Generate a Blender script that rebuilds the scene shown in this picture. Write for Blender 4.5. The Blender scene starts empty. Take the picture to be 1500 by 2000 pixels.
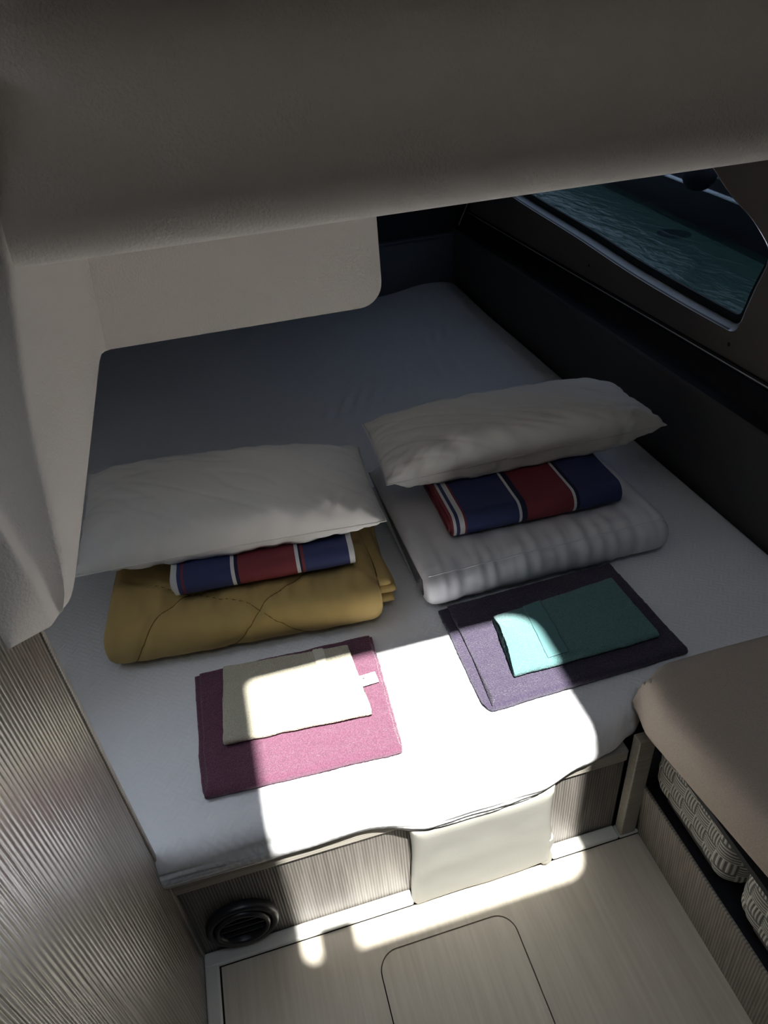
import bpy, bmesh, math, random
import numpy as np
from mathutils import Vector, Matrix, noise

random.seed(4)
S = bpy.context.scene
COL = S.collection
PI = math.pi

# ------------------------------------------------------------------ camera
cam_d = bpy.data.cameras.new('camera')
cam_d.sensor_fit = 'VERTICAL'
cam_d.sensor_height = 36.0
cam_d.lens = 36.0 * 1378.5 / 2000.0
cam_d.clip_start = 0.02
cam = bpy.data.objects.new('camera', cam_d)
COL.objects.link(cam)
cx = Vector((0.962, -0.262, -0.075)).normalized()      # image right
cz = Vector((0.171, 0.796, -0.581)).normalized()       # view direction
cy = cz.cross(cx).normalized()                          # image down
cx = cy.cross(cz).normalized()
cam.matrix_world = Matrix(((cx.x, -cy.x, -cz.x, 0.309),
                           (cx.y, -cy.y, -cz.y, -0.773),
                           (cx.z, -cy.z, -cz.z, 1.600),
                           (0, 0, 0, 1)))
S.camera = cam

# ------------------------------------------------------------------ light
SUN_ELEV = math.radians(68.0)
SUN_E = 18.5
SKY = 4.9
HATCH_Z = 3.0
w = bpy.data.worlds.new('sky')
S.world = w
w.use_nodes = True
nt = w.node_tree
bg = nt.nodes['Background']
bg.inputs['Color'].default_value = (0.78, 0.88, 1.0, 1)
bg.inputs['Strength'].default_value = SKY

sun_d = bpy.data.lights.new('sun', 'SUN')
sun_d.energy = SUN_E
sun_d.angle = math.radians(0.6)
sun_d.color = (1.0, 0.98, 0.92)
sun = bpy.data.objects.new('sun', sun_d)
COL.objects.link(sun)
sdir = Vector((0.0, math.cos(SUN_ELEV), -math.sin(SUN_ELEV)))
sun.rotation_euler = sdir.to_track_quat('-Z', 'Y').to_euler()
sun.location = (0.5, -2.5, 6)

S.view_settings.view_transform = 'Standard'
S.view_settings.look = 'None'
S.view_settings.exposure = 0.0
S.view_settings.gamma = 1.0
S.view_settings.use_curve_mapping = False


def portal(name, loc, direction, sx, sy):
    d = bpy.data.lights.new(name, 'AREA')
    d.shape = 'RECTANGLE'
    d.size, d.size_y = sx, sy
    d.energy = 1
    d.cycles.is_portal = True
    o = bpy.data.objects.new(name, d)
    COL.objects.link(o)
    o.location = loc
    o.rotation_euler = Vector(direction).to_track_quat('-Z', 'Y').to_euler()
    return o


# ------------------------------------------------------------------ materials
def new_mat(name):
    m = bpy.data.materials.new(name)
    m.use_nodes = True
    t = m.node_tree
    b = t.nodes['Principled BSDF']
    return m, t, b


def N(t, typ, **kw):
    n = t.nodes.new(typ)
    for k, v in kw.items():
        setattr(n, k, v)
    return n


def ramp(t, stops, interp='LINEAR'):
    r = N(t, 'ShaderNodeValToRGB')
    r.color_ramp.interpolation = interp
    e = r.color_ramp.elements
    while len(e) > 1:
        e.remove(e[-1])
    e[0].position = stops[0][0]
    e[0].color = (*stops[0][1], 1)
    for p, c in stops[1:]:
        x = e.new(p)
        x.color = (*c, 1)
    return r


def math_n(t, op, a, b=None, c=None):
    n = N(t, 'ShaderNodeMath', operation=op)
    for i, v in enumerate((a, b, c)):
        if v is None:
            continue
        if isinstance(v, (int, float)):
            n.inputs[i].default_value = v
        else:
            t.links.new(v, n.inputs[i])
    return n.outputs[0]


def simple(name, col, rough=0.7, spec=0.3, nscale=None, nstr=0.0, ndist=0.002, var=0.0, sheen=0.0, metal=0.0,
           detail=4.0, stretch=(1, 1, 1), coat=0.0):
    m, t, b = new_mat(name)
    b.inputs['Base Color'].default_value = (*col, 1)
    b.inputs['Roughness'].default_value = rough
    b.inputs['Specular IOR Level'].default_value = spec
    b.inputs['Metallic'].default_value = metal
    b.inputs['Coat Weight'].default_value = coat
    if sheen:
        b.inputs['Sheen Weight'].default_value = sheen
        b.inputs['Sheen Roughness'].default_value = 0.5
    if nscale:
        tc = N(t, 'ShaderNodeTexCoord')
        mp = N(t, 'ShaderNodeMapping')
        mp.inputs['Scale'].default_value = stretch
        t.links.new(tc.outputs['Object'], mp.inputs[0])
        nz = N(t, 'ShaderNodeTexNoise')
        nz.inputs['Scale'].default_value = nscale
        nz.inputs['Detail'].default_value = detail
        t.links.new(mp.outputs[0], nz.inputs['Vector'])
        bp = N(t, 'ShaderNodeBump')
        bp.inputs['Strength'].default_value = nstr
        bp.inputs['Distance'].default_value = ndist
        t.links.new(nz.outputs['Fac'], bp.inputs['Height'])
        t.links.new(bp.outputs[0], b.inputs['Normal'])
        if var:
            r = ramp(t, [(0.3, tuple(c * (1 - var) for c in col)), (0.7, tuple(min(1, c * (1 + var)) for c in col))])
            t.links.new(nz.outputs['Fac'], r.inputs[0])
            t.links.new(r.outputs[0], b.inputs['Base Color'])
    return m


def ribbed_wood(name, dark, light, axis, period, stretch, rough=0.38, bump=0.5, distort=2.5, spec=0.5):
    """veneer with raised straight grain: bands across `axis`, long along z"""
    m, t, b = new_mat(name)
    tc = N(t, 'ShaderNodeTexCoord')
    mp = N(t, 'ShaderNodeMapping')
    mp.inputs['Scale'].default_value = stretch
    t.links.new(tc.outputs['Object'], mp.inputs[0])
    wv = N(t, 'ShaderNodeTexWave', wave_type='BANDS', bands_direction=axis)
    wv.inputs['Scale'].default_value = 2 * PI / (20 * period)
    wv.inputs['Distortion'].default_value = distort
    wv.inputs['Detail'].default_value = 3
    wv.inputs['Detail Scale'].default_value = 0.25
    t.links.new(mp.outputs[0], wv.inputs['Vector'])
    nz = N(t, 'ShaderNodeTexNoise')
    nz.inputs['Scale'].default_value = 0.8 / period
    nz.inputs['Detail'].default_value = 5
    t.links.new(mp.outputs[0], nz.inputs['Vector'])
    hgt = math_n(t, 'ADD', math_n(t, 'MULTIPLY', wv.outputs['Fac'], 0.5), nz.outputs['Fac'])
    r = ramp(t, [(0.45, dark), (1.05, light)])
    t.links.new(math_n(t, 'MULTIPLY', hgt, 0.95), r.inputs[0])
    t.links.new(r.outputs[0], b.inputs['Base Color'])
    bp = N(t, 'ShaderNodeBump')
    bp.inputs['Strength'].default_value = bump
    bp.inputs['Distance'].default_value = 0.0012
    t.links.new(hgt, bp.inputs['Height'])
    t.links.new(bp.outputs[0], b.inputs['Normal'])
    b.inputs['Roughness'].default_value = rough
    b.inputs['Specular IOR Level'].default_value = spec
    return m


def terry(name, col, var=0.25, loop=420.0, strength=0.9):
    m, t, b = new_mat(name)
    tc = N(t, 'ShaderNodeTexCoord')
    nz = N(t, 'ShaderNodeTexNoise')
    nz.inputs['Scale'].default_value = loop
    nz.inputs['Detail'].default_value = 2
    t.links.new(tc.outputs['Object'], nz.inputs['Vector'])
    vo = N(t, 'ShaderNodeTexVoronoi')
    vo.inputs['Scale'].default_value = loop * 0.9
    t.links.new(tc.outputs['Object'], vo.inputs['Vector'])
    h = math_n(t, 'SUBTRACT', nz.outputs['Fac'], math_n(t, 'MULTIPLY', vo.outputs['Distance'], 0.6))
    r = ramp(t, [(0.05, tuple(c * (1 - var) for c in col)), (0.6, tuple(min(1, c * (1 + var)) for c in col))])
    t.links.new(h, r.inputs[0])
    t.links.new(r.outputs[0], b.inputs['Base Color'])
    bp = N(t, 'ShaderNodeBump')
    bp.inputs['Strength'].default_value = strength
    bp.inputs['Distance'].default_value = 0.0025
    t.links.new(h, bp.inputs['Height'])
    t.links.new(bp.outputs[0], b.inputs['Normal'])
    b.inputs['Roughness'].default_value = 0.95
    b.inputs['Specular IOR Level'].default_value = 0.1
    b.inputs['Sheen Weight'].default_value = 0.25
    return m


def stripes(name, stops, rough=0.65):
    m, t, b = new_mat(name)
    uv = N(t, 'ShaderNodeUVMap')
    sp = N(t, 'ShaderNodeSeparateXYZ')
    t.links.new(uv.outputs[0], sp.inputs[0])
    r = ramp(t, stops, 'CONSTANT')
    t.links.new(sp.outputs[0], r.inputs[0])
    t.links.new(r.outputs[0], b.inputs['Base Color'])
    b.inputs['Roughness'].default_value = rough
    b.inputs['Specular IOR Level'].default_value = 0.25
    tc = N(t, 'ShaderNodeTexCoord')
    nz = N(t, 'ShaderNodeTexNoise')
    nz.inputs['Scale'].default_value = 40
    t.links.new(tc.outputs['Object'], nz.inputs['Vector'])
    bp = N(t, 'ShaderNodeBump')
    bp.inputs['Strength'].default_value = 0.25
    bp.inputs['Distance'].default_value = 0.004
    t.links.new(nz.outputs['Fac'], bp.inputs['Height'])
    t.links.new(bp.outputs[0], b.inputs['Normal'])
    return m


def quilted_white(name):
    """smooth white mattress cover with an embossed basket-weave pattern"""
    m, t, b = new_mat(name)
    b.inputs['Base Color'].default_value = (0.82, 0.83, 0.86, 1)
    b.inputs['Roughness'].default_value = 0.85
    b.inputs['Specular IOR Level'].default_value = 0.15
    tc = N(t, 'ShaderNodeTexCoord')
    mp = N(t, 'ShaderNodeMapping')
    mp.inputs['Rotation'].default_value = (0, 0, math.radians(38))
    mp.inputs['Scale'].default_value = (1, 1, 1)
    t.links.new(tc.outputs['Object'], mp.inputs[0])
    ck = N(t, 'ShaderNodeTexChecker')
    ck.inputs['Scale'].default_value = 1 / 0.022
    t.links.new(mp.outputs[0], ck.inputs['Vector'])
    sp = N(t, 'ShaderNodeSeparateXYZ')
    t.links.new(mp.outputs[0], sp.inputs[0])
    k = 2 * PI / 0.011
    sa = math_n(t, 'SINE', math_n(t, 'MULTIPLY', sp.outputs[0], k))
    sb = math_n(t, 'SINE', math_n(t, 'MULTIPLY', sp.outputs[1], k))
    mx = N(t, 'ShaderNodeMix')
    t.links.new(ck.outputs['Fac'], mx.inputs[0])
    t.links.new(sa, mx.inputs[2])
    t.links.new(sb, mx.inputs[3])
    nz = N(t, 'ShaderNodeTexNoise')
    nz.inputs['Scale'].default_value = 900
    t.links.new(tc.outputs['Object'], nz.inputs['Vector'])
    h = math_n(t, 'ADD', mx.outputs[0], math_n(t, 'MULTIPLY', nz.outputs['Fac'], 0.8))
    bp = N(t, 'ShaderNodeBump')
    bp.inputs['Strength'].default_value = 0.28
    bp.inputs['Distance'].default_value = 0.0012
    t.links.new(h, bp.inputs['Height'])
    t.links.new(bp.outputs[0], b.inputs['Normal'])
    return m


def plank_floor(name):
    m, t, b = new_mat(name)
    tc = N(t, 'ShaderNodeTexCoord')
    mp = N(t, 'ShaderNodeMapping')
    mp.inputs['Scale'].default_value = (1, 0.045, 1)
    t.links.new(tc.outputs['Object'], mp.inputs[0])
    nz = N(t, 'ShaderNodeTexNoise')
    nz.inputs['Scale'].default_value = 120
    nz.inputs['Detail'].default_value = 6
    t.links.new(mp.outputs[0], nz.inputs['Vector'])
    n2 = N(t, 'ShaderNodeTexNoise')
    n2.inputs['Scale'].default_value = 18
    t.links.new(mp.outputs[0], n2.inputs['Vector'])
    f = math_n(t, 'ADD', math_n(t, 'MULTIPLY', nz.outputs['Fac'], 0.6), math_n(t, 'MULTIPLY', n2.outputs['Fac'], 0.4))
    r = ramp(t, [(0.3, (0.56, 0.50, 0.415)), (0.7, (0.70, 0.645, 0.555))])
    t.links.new(f, r.inputs[0])
    t.links.new(r.outputs[0], b.inputs['Base Color'])
    bp = N(t, 'ShaderNodeBump')
    bp.inputs['Strength'].default_value = 0.12
    bp.inputs['Distance'].default_value = 0.001
    t.links.new(f, bp.inputs['Height'])
    t.links.new(bp.outputs[0], b.inputs['Normal'])
    b.inputs['Roughness'].default_value = 0.5
    b.inputs['Specular IOR Level'].default_value = 0.35
    return m


def woven(name):
    """flat braid in two greys; uv is counted in braid cells"""
    m, t, b = new_mat(name)
    uv = N(t, 'ShaderNodeUVMap')
    sp = N(t, 'ShaderNodeSeparateXYZ')
    t.links.new(uv.outputs[0], sp.inputs[0])
    ck = N(t, 'ShaderNodeTexChecker')
    ck.inputs['Scale'].default_value = 1.0
    t.links.new(uv.outputs[0], ck.inputs['Vector'])
    k = 2 * PI * 5
    sa = math_n(t, 'SINE', math_n(t, 'MULTIPLY', sp.outputs[0], k))
    sb = math_n(t, 'SINE', math_n(t, 'MULTIPLY', sp.outputs[1], k))
    mx = N(t, 'ShaderNodeMix')
    t.links.new(ck.outputs['Fac'], mx.inputs[0])
    t.links.new(sa, mx.inputs[2])
    t.links.new(sb, mx.inputs[3])
    r = ramp(t, [(0.35, (0.16, 0.16, 0.15)), (0.6, (0.62, 0.61, 0.57))])
    t.links.new(math_n(t, 'MULTIPLY_ADD', mx.outputs[0], 0.5, 0.5), r.inputs[0])
    t.links.new(r.outputs[0], b.inputs['Base Color'])
    bp = N(t, 'ShaderNodeBump')
    bp.inputs['Strength'].default_value = 0.5
    bp.inputs['Distance'].default_value = 0.0015
    t.links.new(mx.outputs[0], bp.inputs['Height'])
    t.links.new(bp.outputs[0], b.inputs['Normal'])
    b.inputs['Roughness'].default_value = 0.7
    return m


def tinted_glass(name):
    m, t, b = new_mat(name)
    t.nodes.remove(b)
    out = t.nodes['Material Output']
    tr = N(t, 'ShaderNodeBsdfTransparent')
    tr.inputs['Color'].default_value = (0.24, 0.265, 0.30, 1)
    gl = N(t, 'ShaderNodeBsdfGlossy')
    gl.inputs['Roughness'].default_value = 0.02
    mx = N(t, 'ShaderNodeMixShader')
    mx.inputs[0].default_value = 0.05
    t.links.new(tr.outputs[0], mx.inputs[1])
    t.links.new(gl.outputs[0], mx.inputs[2])
    t.links.new(mx.outputs[0], out.inputs[0])
    return m


def water_mat(name):
    m, t, b = new_mat(name)
    b.inputs['Base Color'].default_value = (0.012, 0.030, 0.026, 1)
    b.inputs['Roughness'].default_value = 0.08
    b.inputs['IOR'].default_value = 1.33
    tc = N(t, 'ShaderNodeTexCoord')
    mp = N(t, 'ShaderNodeMapping')
    mp.inputs['Scale'].default_value = (1.0, 0.3, 1)
    t.links.new(tc.outputs['Object'], mp.inputs[0])
    nz = N(t, 'ShaderNodeTexNoise')
    nz.inputs['Scale'].default_value = 13
    nz.inputs['Detail'].default_value = 5
    nz.inputs['Distortion'].default_value = 0.6
    t.links.new(mp.outputs[0], nz.inputs['Vector'])
    bp = N(t, 'ShaderNodeBump')
    bp.inputs['Strength'].default_value = 0.5
    bp.inputs['Distance'].default_value = 0.05
    t.links.new(nz.outputs['Fac'], bp.inputs['Height'])
    t.links.new(bp.outputs[0], b.inputs['Normal'])
    return m


NAVY = (0.040, 0.052, 0.145)
RED = (0.21, 0.040, 0.052)
WHITE = (0.68, 0.68, 0.70)
DNAVY = (0.015, 0.017, 0.05)
STRIPE_A = [(0.0, WHITE), (0.035, NAVY), (0.058, RED), (0.068, NAVY), (0.322, WHITE), (0.343, DNAVY), (0.362, RED),
            (0.672, WHITE), (0.692, DNAVY), (0.705, RED), (0.722, NAVY), (0.965, WHITE)]
STRIPE_B = [(0.0, RED), (0.012, WHITE), (0.03, NAVY), (0.05, WHITE), (0.075, RED), (0.088, NAVY), (0.385, WHITE),
            (0.402, DNAVY), (0.432, RED), (0.70, WHITE), (0.718, DNAVY), (0.738, NAVY), (0.985, WHITE)]

M = dict(
    liner=simple('liner_felt', (0.86, 0.82, 0.78), 0.95, 0.1, 260, 0.5, 0.003, sheen=0.2),
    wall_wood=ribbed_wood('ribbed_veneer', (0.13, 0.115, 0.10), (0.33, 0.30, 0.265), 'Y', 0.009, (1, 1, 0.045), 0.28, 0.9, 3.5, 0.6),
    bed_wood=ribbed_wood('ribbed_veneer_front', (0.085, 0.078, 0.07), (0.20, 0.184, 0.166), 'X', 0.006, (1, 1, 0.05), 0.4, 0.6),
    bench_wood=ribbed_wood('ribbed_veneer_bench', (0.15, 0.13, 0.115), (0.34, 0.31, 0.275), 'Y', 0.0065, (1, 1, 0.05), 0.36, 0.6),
    plain_wood=ribbed_wood('veneer_rail', (0.27, 0.25, 0.22), (0.44, 0.41, 0.36), 'Z', 0.006, (0.05, 1, 1), 0.45, 0.2),
    floor=plank_floor('pale_oak_laminate'),
    gel=simple('white_gelcoat', (0.74, 0.74, 0.70), 0.4, 0.5, 40, 0.05),
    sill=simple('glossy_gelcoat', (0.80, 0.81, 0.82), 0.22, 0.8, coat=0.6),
    groove=simple('black_caulk', (0.02, 0.02, 0.02), 0.8),
    sheet=quilted_white('white_quilted_cover'),
    pillow=simple('white_pillowcase', (0.84, 0.83, 0.82), 0.8, 0.2, 700, 0.12, 0.001, sheen=0.1),
    duvet=simple('pale_grey_duvet', (0.74, 0.74, 0.78), 0.75, 0.25, 700, 0.1, 0.001, sheen=0.1),
    mustard=simple('mustard_cloth', (0.52, 0.375, 0.145), 0.85, 0.15, 600, 0.12, 0.001, sheen=0.1),
    mustard_seam=simple('mustard_thread', (0.22, 0.14, 0.035), 0.9, 0.1),
    stripe_a=stripes('striped_sheet', STRIPE_A),
    stripe_b=stripes('striped_sheet_wide', STRIPE_B),
    pink=terry('magenta_terry', (0.165, 0.066, 0.110)),
    cream=terry('cream_terry', (0.56, 0.525, 0.42), 0.14),
    navy=terry('dark_purple_terry', (0.062, 0.050, 0.088), 0.3),
    teal=terry('teal_terry', (0.13, 0.27, 0.275), 0.2),
    cream_band=simple('cream_woven_band', (0.68, 0.64, 0.54), 0.85, 0.2, 90, 0.3, 0.001, stretch=(1, 6, 1)),
    teal_band=simple('teal_woven_band', (0.11, 0.23, 0.24), 0.7, 0.25, 500, 0.2, 0.001),
    tag=simple('white_label', (0.85, 0.85, 0.85), 0.5),
    ink=simple('label_ink', (0.1, 0.1, 0.1), 0.6),
    vinyl=simple('cream_vinyl', (0.25, 0.248, 0.225), 0.55, 0.35, 300, 0.25, 0.001),
    beige=simple('beige_upholstery', (0.47, 0.395, 0.33), 0.9, 0.15, 420, 0.45, 0.0015, var=0.1, sheen=0.15),
    black=simple('black_plastic', (0.018, 0.019, 0.024), 0.35, 0.5),
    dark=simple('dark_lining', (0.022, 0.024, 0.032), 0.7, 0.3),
    hull_grey=simple('charcoal_upholstery', (0.085, 0.083, 0.085), 0.85, 0.2, 500, 0.2, 0.001),
    hull_upper=simple('taupe_moulding', (0.17, 0.15, 0.135), 0.8, 0.2, 300, 0.2, 0.001),
    headboard=simple('blue_grey_panel', (0.13, 0.14, 0.17), 0.8, 0.2, 500, 0.2, 0.001),
    ledge=simple('black_ledge', (0.02, 0.02, 0.024), 0.5, 0.4),
    rail=simple('black_gloss_rail', (0.02, 0.02, 0.025), 0.12, 0.6),
    steel=simple('brushed_steel', (0.55, 0.55, 0.6), 0.2, metal=1.0),
    gasket=simple('black_rubber', (0.012, 0.012, 0.012), 0.6),
    glass=tinted_glass('tinted_pane'),
    basket=woven('grey_white_braid'),
    water=water_mat('harbour_water'),
    boat_hull=simple('black_boat_hull', (0.008, 0.009, 0.012), 0.45, 0.2),
    boat_white=simple('white_boat_stripe', (0.9, 0.92, 0.94), 0.3),
    cabin=simple('cabin_wall', (0.11, 0.105, 0.10), 0.7),
    cord=simple('pale_cord', (0.5, 0.5, 0.52), 0.5),
)


# ------------------------------------------------------------------ helpers
def add_mesh(name, verts, faces, mat, parent=None, smooth=True, uvs=None):
    me = bpy.data.meshes.new(name)
    me.from_pydata([tuple(v) for v in verts], [], faces)
    me.validate()
    if uvs is not None:
        lay = me.uv_layers.new(name='UVMap')
        for lp in me.loops:
            lay.data[lp.index].uv = uvs[lp.vertex_index]
    bm = bmesh.new()
    bm.from_mesh(me)
    bmesh.ops.recalc_face_normals(bm, faces=bm.faces)
    bm.to_mesh(me)
    bm.free()
    if smooth:
        for p in me.polygons:
            p.use_smooth = True
    me.materials.append(mat)
    o = bpy.data.objects.new(name, me)
    COL.objects.link(o)
    if parent:
        o.parent = parent
    return o


def empty(name, loc=(0, 0, 0)):
    o = bpy.data.objects.new(name, None)
    o.empty_display_size = 0.05
    COL.objects.link(o)
    o.location = loc
    return o


def tag(o, label, cat, group=None):
    o['label'] = label
    o['category'] = cat
    if group:
        o['group'] = group
    return o


def struct(o):
    o['kind'] = 'structure'
    return o


def adopt(child, parent):
    """parent without moving (parents here are unrotated empties)"""
    child.parent = parent
    child.matrix_parent_inverse = Matrix.Translation(parent.location).inverted()
    return child


def box(name, lo, hi, mat, parent=None, bevel=0.0, seg=3):
    bm = bmesh.new()
    bmesh.ops.create_cube(bm, size=1)
    for v in bm.verts:
        v.co = Vector([lo[i] + (v.co[i] + 0.5) * (hi[i] - lo[i]) for i in range(3)])
    if bevel:
        bmesh.ops.bevel(bm, geom=list(bm.edges), offset=bevel, segments=seg, profile=0.5, affect='EDGES')
    me = bpy.data.meshes.new(name)
    bm.to_mesh(me)
    bm.free()
    for p in me.polygons:
        p.use_smooth = bevel > 0
    me.materials.append(mat)
    o = bpy.data.objects.new(name, me)
    COL.objects.link(o)
    if bevel:
        shade(o)
    if parent:
        adopt(o, parent)
    return o


def shade(o, ang=40):
    md = o.modifiers.new('wn', 'WEIGHTED_NORMAL')
    md.keep_sharp = True


def rounded_rect(x0, y0, x1, y1, r, n=8):
    """ccw loop; r = radius or (bl, br, tr, tl)"""
    if isinstance(r, (int, float)):
        r = (r,) * 4
    out = []
    for (px, py, a0, rr, sx, sy) in ((x0, y0, PI, r[0], 1, 1), (x1, y0, 1.5 * PI, r[1], -1, 1),
                                     (x1, y1, 0, r[2], -1, -1), (x0, y1, 0.5 * PI, r[3], 1, -1)):
        cxx, cyy = px + sx * rr, py + sy * rr
        for i in range(n + 1):
            a = a0 + 0.5 * PI * i / n
            out.append((cxx + rr * math.cos(a), cyy + rr * math.sin(a)))
    return out


def plate(name, outer, holes, to3d, thick, mat, parent=None):
    """flat plate with holes: outer / holes are 2d loops, to3d(u, v, w), w = 0..thick"""
    bm = bmesh.new()
    es = []
    for loop in [outer] + holes:
        vs = [bm.verts.new((p[0], p[1], 0)) for p in loop]
        for i in range(len(vs)):
            if (vs[i].co - vs[(i + 1) % len(vs)].co).length > 1e-7:
                es.append(bm.edges.new((vs[i], vs[(i + 1) % len(vs)])))
    bmesh.ops.remove_doubles(bm, verts=bm.verts, dist=1e-6)
    bmesh.ops.triangle_fill(bm, edges=list(bm.edges), use_beauty=True)
    r = bmesh.ops.extrude_face_region(bm, geom=list(bm.faces))
    for g in r['geom']:
        if isinstance(g, bmesh.types.BMVert):
            g.co.z += thick
    for v in bm.verts:
        v.co = Vector(to3d(*v.co))
    bmesh.ops.recalc_face_normals(bm, faces=bm.faces)
    me = bpy.data.meshes.new(name)
    bm.to_mesh(me)
    bm.free()
    me.materials.append(mat)
    o = bpy.data.objects.new(name, me)
    COL.objects.link(o)
    if parent:
        adopt(o, parent)
    return o


def grid_faces(nu, nv, wrap_v=False, off=0):
    f = []
    for i in range(nu - 1):
        for j in range(nv if wrap_v else nv - 1):
            k = (j + 1) % nv
            f.append((off + i * nv + j, off + i * nv + k, off + (i + 1) * nv + k, off + (i + 1) * nv + j))
    return f


def loft(name, sections, mat, parent=None, closed=False, caps=False, uvs=None):
    n = len(sections[0])
    vs = [p for s in sections for p in s]
    f = grid_faces(len(sections), n, closed)
    if caps:
        f.append(tuple(range(n)))
        f.append(tuple(range((len(sections) - 1) * n, len(sections) * n)))
    o = add_mesh(name, vs, f, mat, None, True, uvs)
    if parent:
        adopt(o, parent)
    return o


def tube(name, pts, rad, mat, parent=None, n=8):
    pts = [Vector(p) for p in pts]
    secs = []
    for i, p in enumerate(pts):
        d = (pts[min(i + 1, len(pts) - 1)] - pts[max(i - 1, 0)]).normalized()
        a = d.cross(Vector((0, 0, 1)))
        if a.length < 1e-3:
            a = d.cross(Vector((1, 0, 0)))
        a.normalize()
        b = d.cross(a)
        secs.append([p + rad * (math.cos(2 * PI * k / n) * a + math.sin(2 * PI * k / n) * b) for k in range(n)])
    return loft(name, secs, mat, parent, True, True)


def nz(x, y, z=0.0):
    return noise.noise(Vector((x, y, z)))


def smooth01(x):
    x = max(0.0, min(1.0, x))
    return x * x * (3 - 2 * x)


def lerp(a, b, t):
    return a + (b - a) * t


def interp(x, pts):
    if x <= pts[0][0]:
        return pts[0][1]
    for (a, va), (b, vb) in zip(pts, pts[1:]):
        if x <= b:
            return lerp(va, vb, smooth01((x - a) / (b - a)))
    return pts[-1][1]


def ribbon(name, path, thick, mat, place, nx=60, parent=None, end=0.012, x0=None, x1=None, disp=None, uvmode=False,
           end_min=0.12):
    """cloth of real thickness: `path` = centre line [(y, z)] in section, swept along u = 0..1.
    place(u, y, z) -> world point; x0/x1(s) shift the two side edges; disp(u, s, side) pushes the skin out"""
    P = [Vector(p) for p in path]
    n = len(P)
    L = [0.0]
    for a, b in zip(P, P[1:]):
        L.append(L[-1] + (b - a).length)
    nor = []
    for i in range(n):
        d = (P[min(i + 1, n - 1)] - P[max(i - 1, 0)]).normalized()
        nor.append(Vector((-d.y, d.x)))
    us = [0, 0.15, 0.4, 0.75]
    cols = []
    for q in us:
        cols.append(('a', q))
    for i in range(nx + 1):
        cols.append(('m', i / nx))
    for q in reversed(us):
        cols.append(('b', q))
    loop = [(i, 1) for i in range(n)] + [(n - 1, 0.0)] + [(i, -1) for i in reversed(range(n))] + [(0, 0.0)]
    secs, uvs = [], []
    for kind, q in cols:
        sec = []
        for i, side in loop:
            s = L[i] / L[-1]
            a = x0(s) if x0 else 0.0
            b = x1(s) if x1 else 1.0
            if kind == 'm':
                u = lerp(a + end, b - end, q)
                th = 1.0
            elif kind == 'a':
                u = a + end * q
                th = max(end_min, math.sqrt(max(0, 1 - (1 - q) ** 2)))
            else:
                u = b - end * q
                th = max(end_min, math.sqrt(max(0, 1 - (1 - q) ** 2)))
            t = 0.5 * thick * side
            dd = 0.0
            if disp:
                dd = disp(u, L[i], side)
            tang = Vector((0, 0))
            if side == 0:
                dq = (P[-1] - P[-2]).normalized() if i == n - 1 else (P[0] - P[1]).normalized()
                tang = dq * thick * 0.4
            p = P[i] + nor[i] * (t * th + (dd * side if side else 0)) + tang
            sec.append(place(u, p.x, p.y))
            uvs.append((u, L[i]))
        secs.append(sec)
    return loft(name, secs, mat, parent, True, True, uvs if uvmode else None)


def u_path(y_back, y_front, z_bot, z_top, step=0.006, back_top=None, nf=10, sag=0.0):
    """bottom layer from the back to a round fold in front, top layer to the back"""
    r = 0.5 * (z_top - z_bot)
    zc = 0.5 * (z_top + z_bot)
    yf = y_front + r
    pts = []
    nb = max(4, int((y_back - yf) / step))
    for i in range(nb):
        pts.append((lerp(y_back, yf, i / nb), z_bot))
    for i in range(nf + 1):
        a = -0.5 * PI - PI * i / nf
        pts.append((yf + r * math.cos(a), zc + r * math.sin(a)))
    yb = back_top if back_top is not None else y_back
    nb = max(4, int((yb - yf) / step))
    for i in range(1, nb + 1):
        q = i / nb
        pts.append((lerp(yf, yb, q), z_top - sag * smooth01(q)))
    return pts


# ================================================================== SETTING
# ---- floor with a hole for its lift-out hatch
HX0, HX1, HY0, HY1 = 0.352, 0.646, -0.80, -0.104
floor = plate('floor', [(0.033, -2.95), (0.998, -2.95), (0.998, -0.031), (0.033, -0.031)],
              [rounded_rect(HX0 - 0.0025, HY0 - 0.0025, HX1 + 0.0025, HY1 + 0.0025, 0.043)],
              lambda u, v, w_: (u, v, -w_), 0.02, M['floor'])
struct(floor)
hatch = plate('floor_hatch', rounded_rect(HX0, HY0, HX1, HY1, 0.04), [], lambda u, v, w_: (u, v, -0.001 - w_), 0.018, M['floor'])
tag(hatch, 'pale oak lift-out hatch with rounded corners let into the cabin floor', 'floor hatch')
sub = box('floor', (-0.9, -2.95, -0.06), (1.75, 2.9, -0.022), M['groove'])
struct(sub)
# white gelcoat upstand along the bed front and the left wall
t1 = empty('trim_1')
struct(t1)
for (a, b) in ((0.0, 0.455), (0.783, 0.950)):
    box('upstand', (a, -0.0305, 0.0), (b, 0.001, 0.012), M['gel'], t1, 0.005)
box('upstand', (0.950, -0.0305, 0.0), (1.0, 0.0, 0.010), M['gel'], t1, 0.004)
box('upstand', (0.0, -2.95, 0.0), (0.030, -0.01, 0.011), M['gel'], t1, 0.005)

# ---- left wall: ribbed veneer panel ending at the bed
wl = box('wall_left', (-0.035, -2.95, -0.02), (0.0, -0.006, 3.0), M['wall_wood'])
struct(wl)
e = box('edge_strip', (-0.035, -0.008, -0.02), (0.003, 0.004, 1.0), M['plain_wood'], wl, 0.003)

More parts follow.
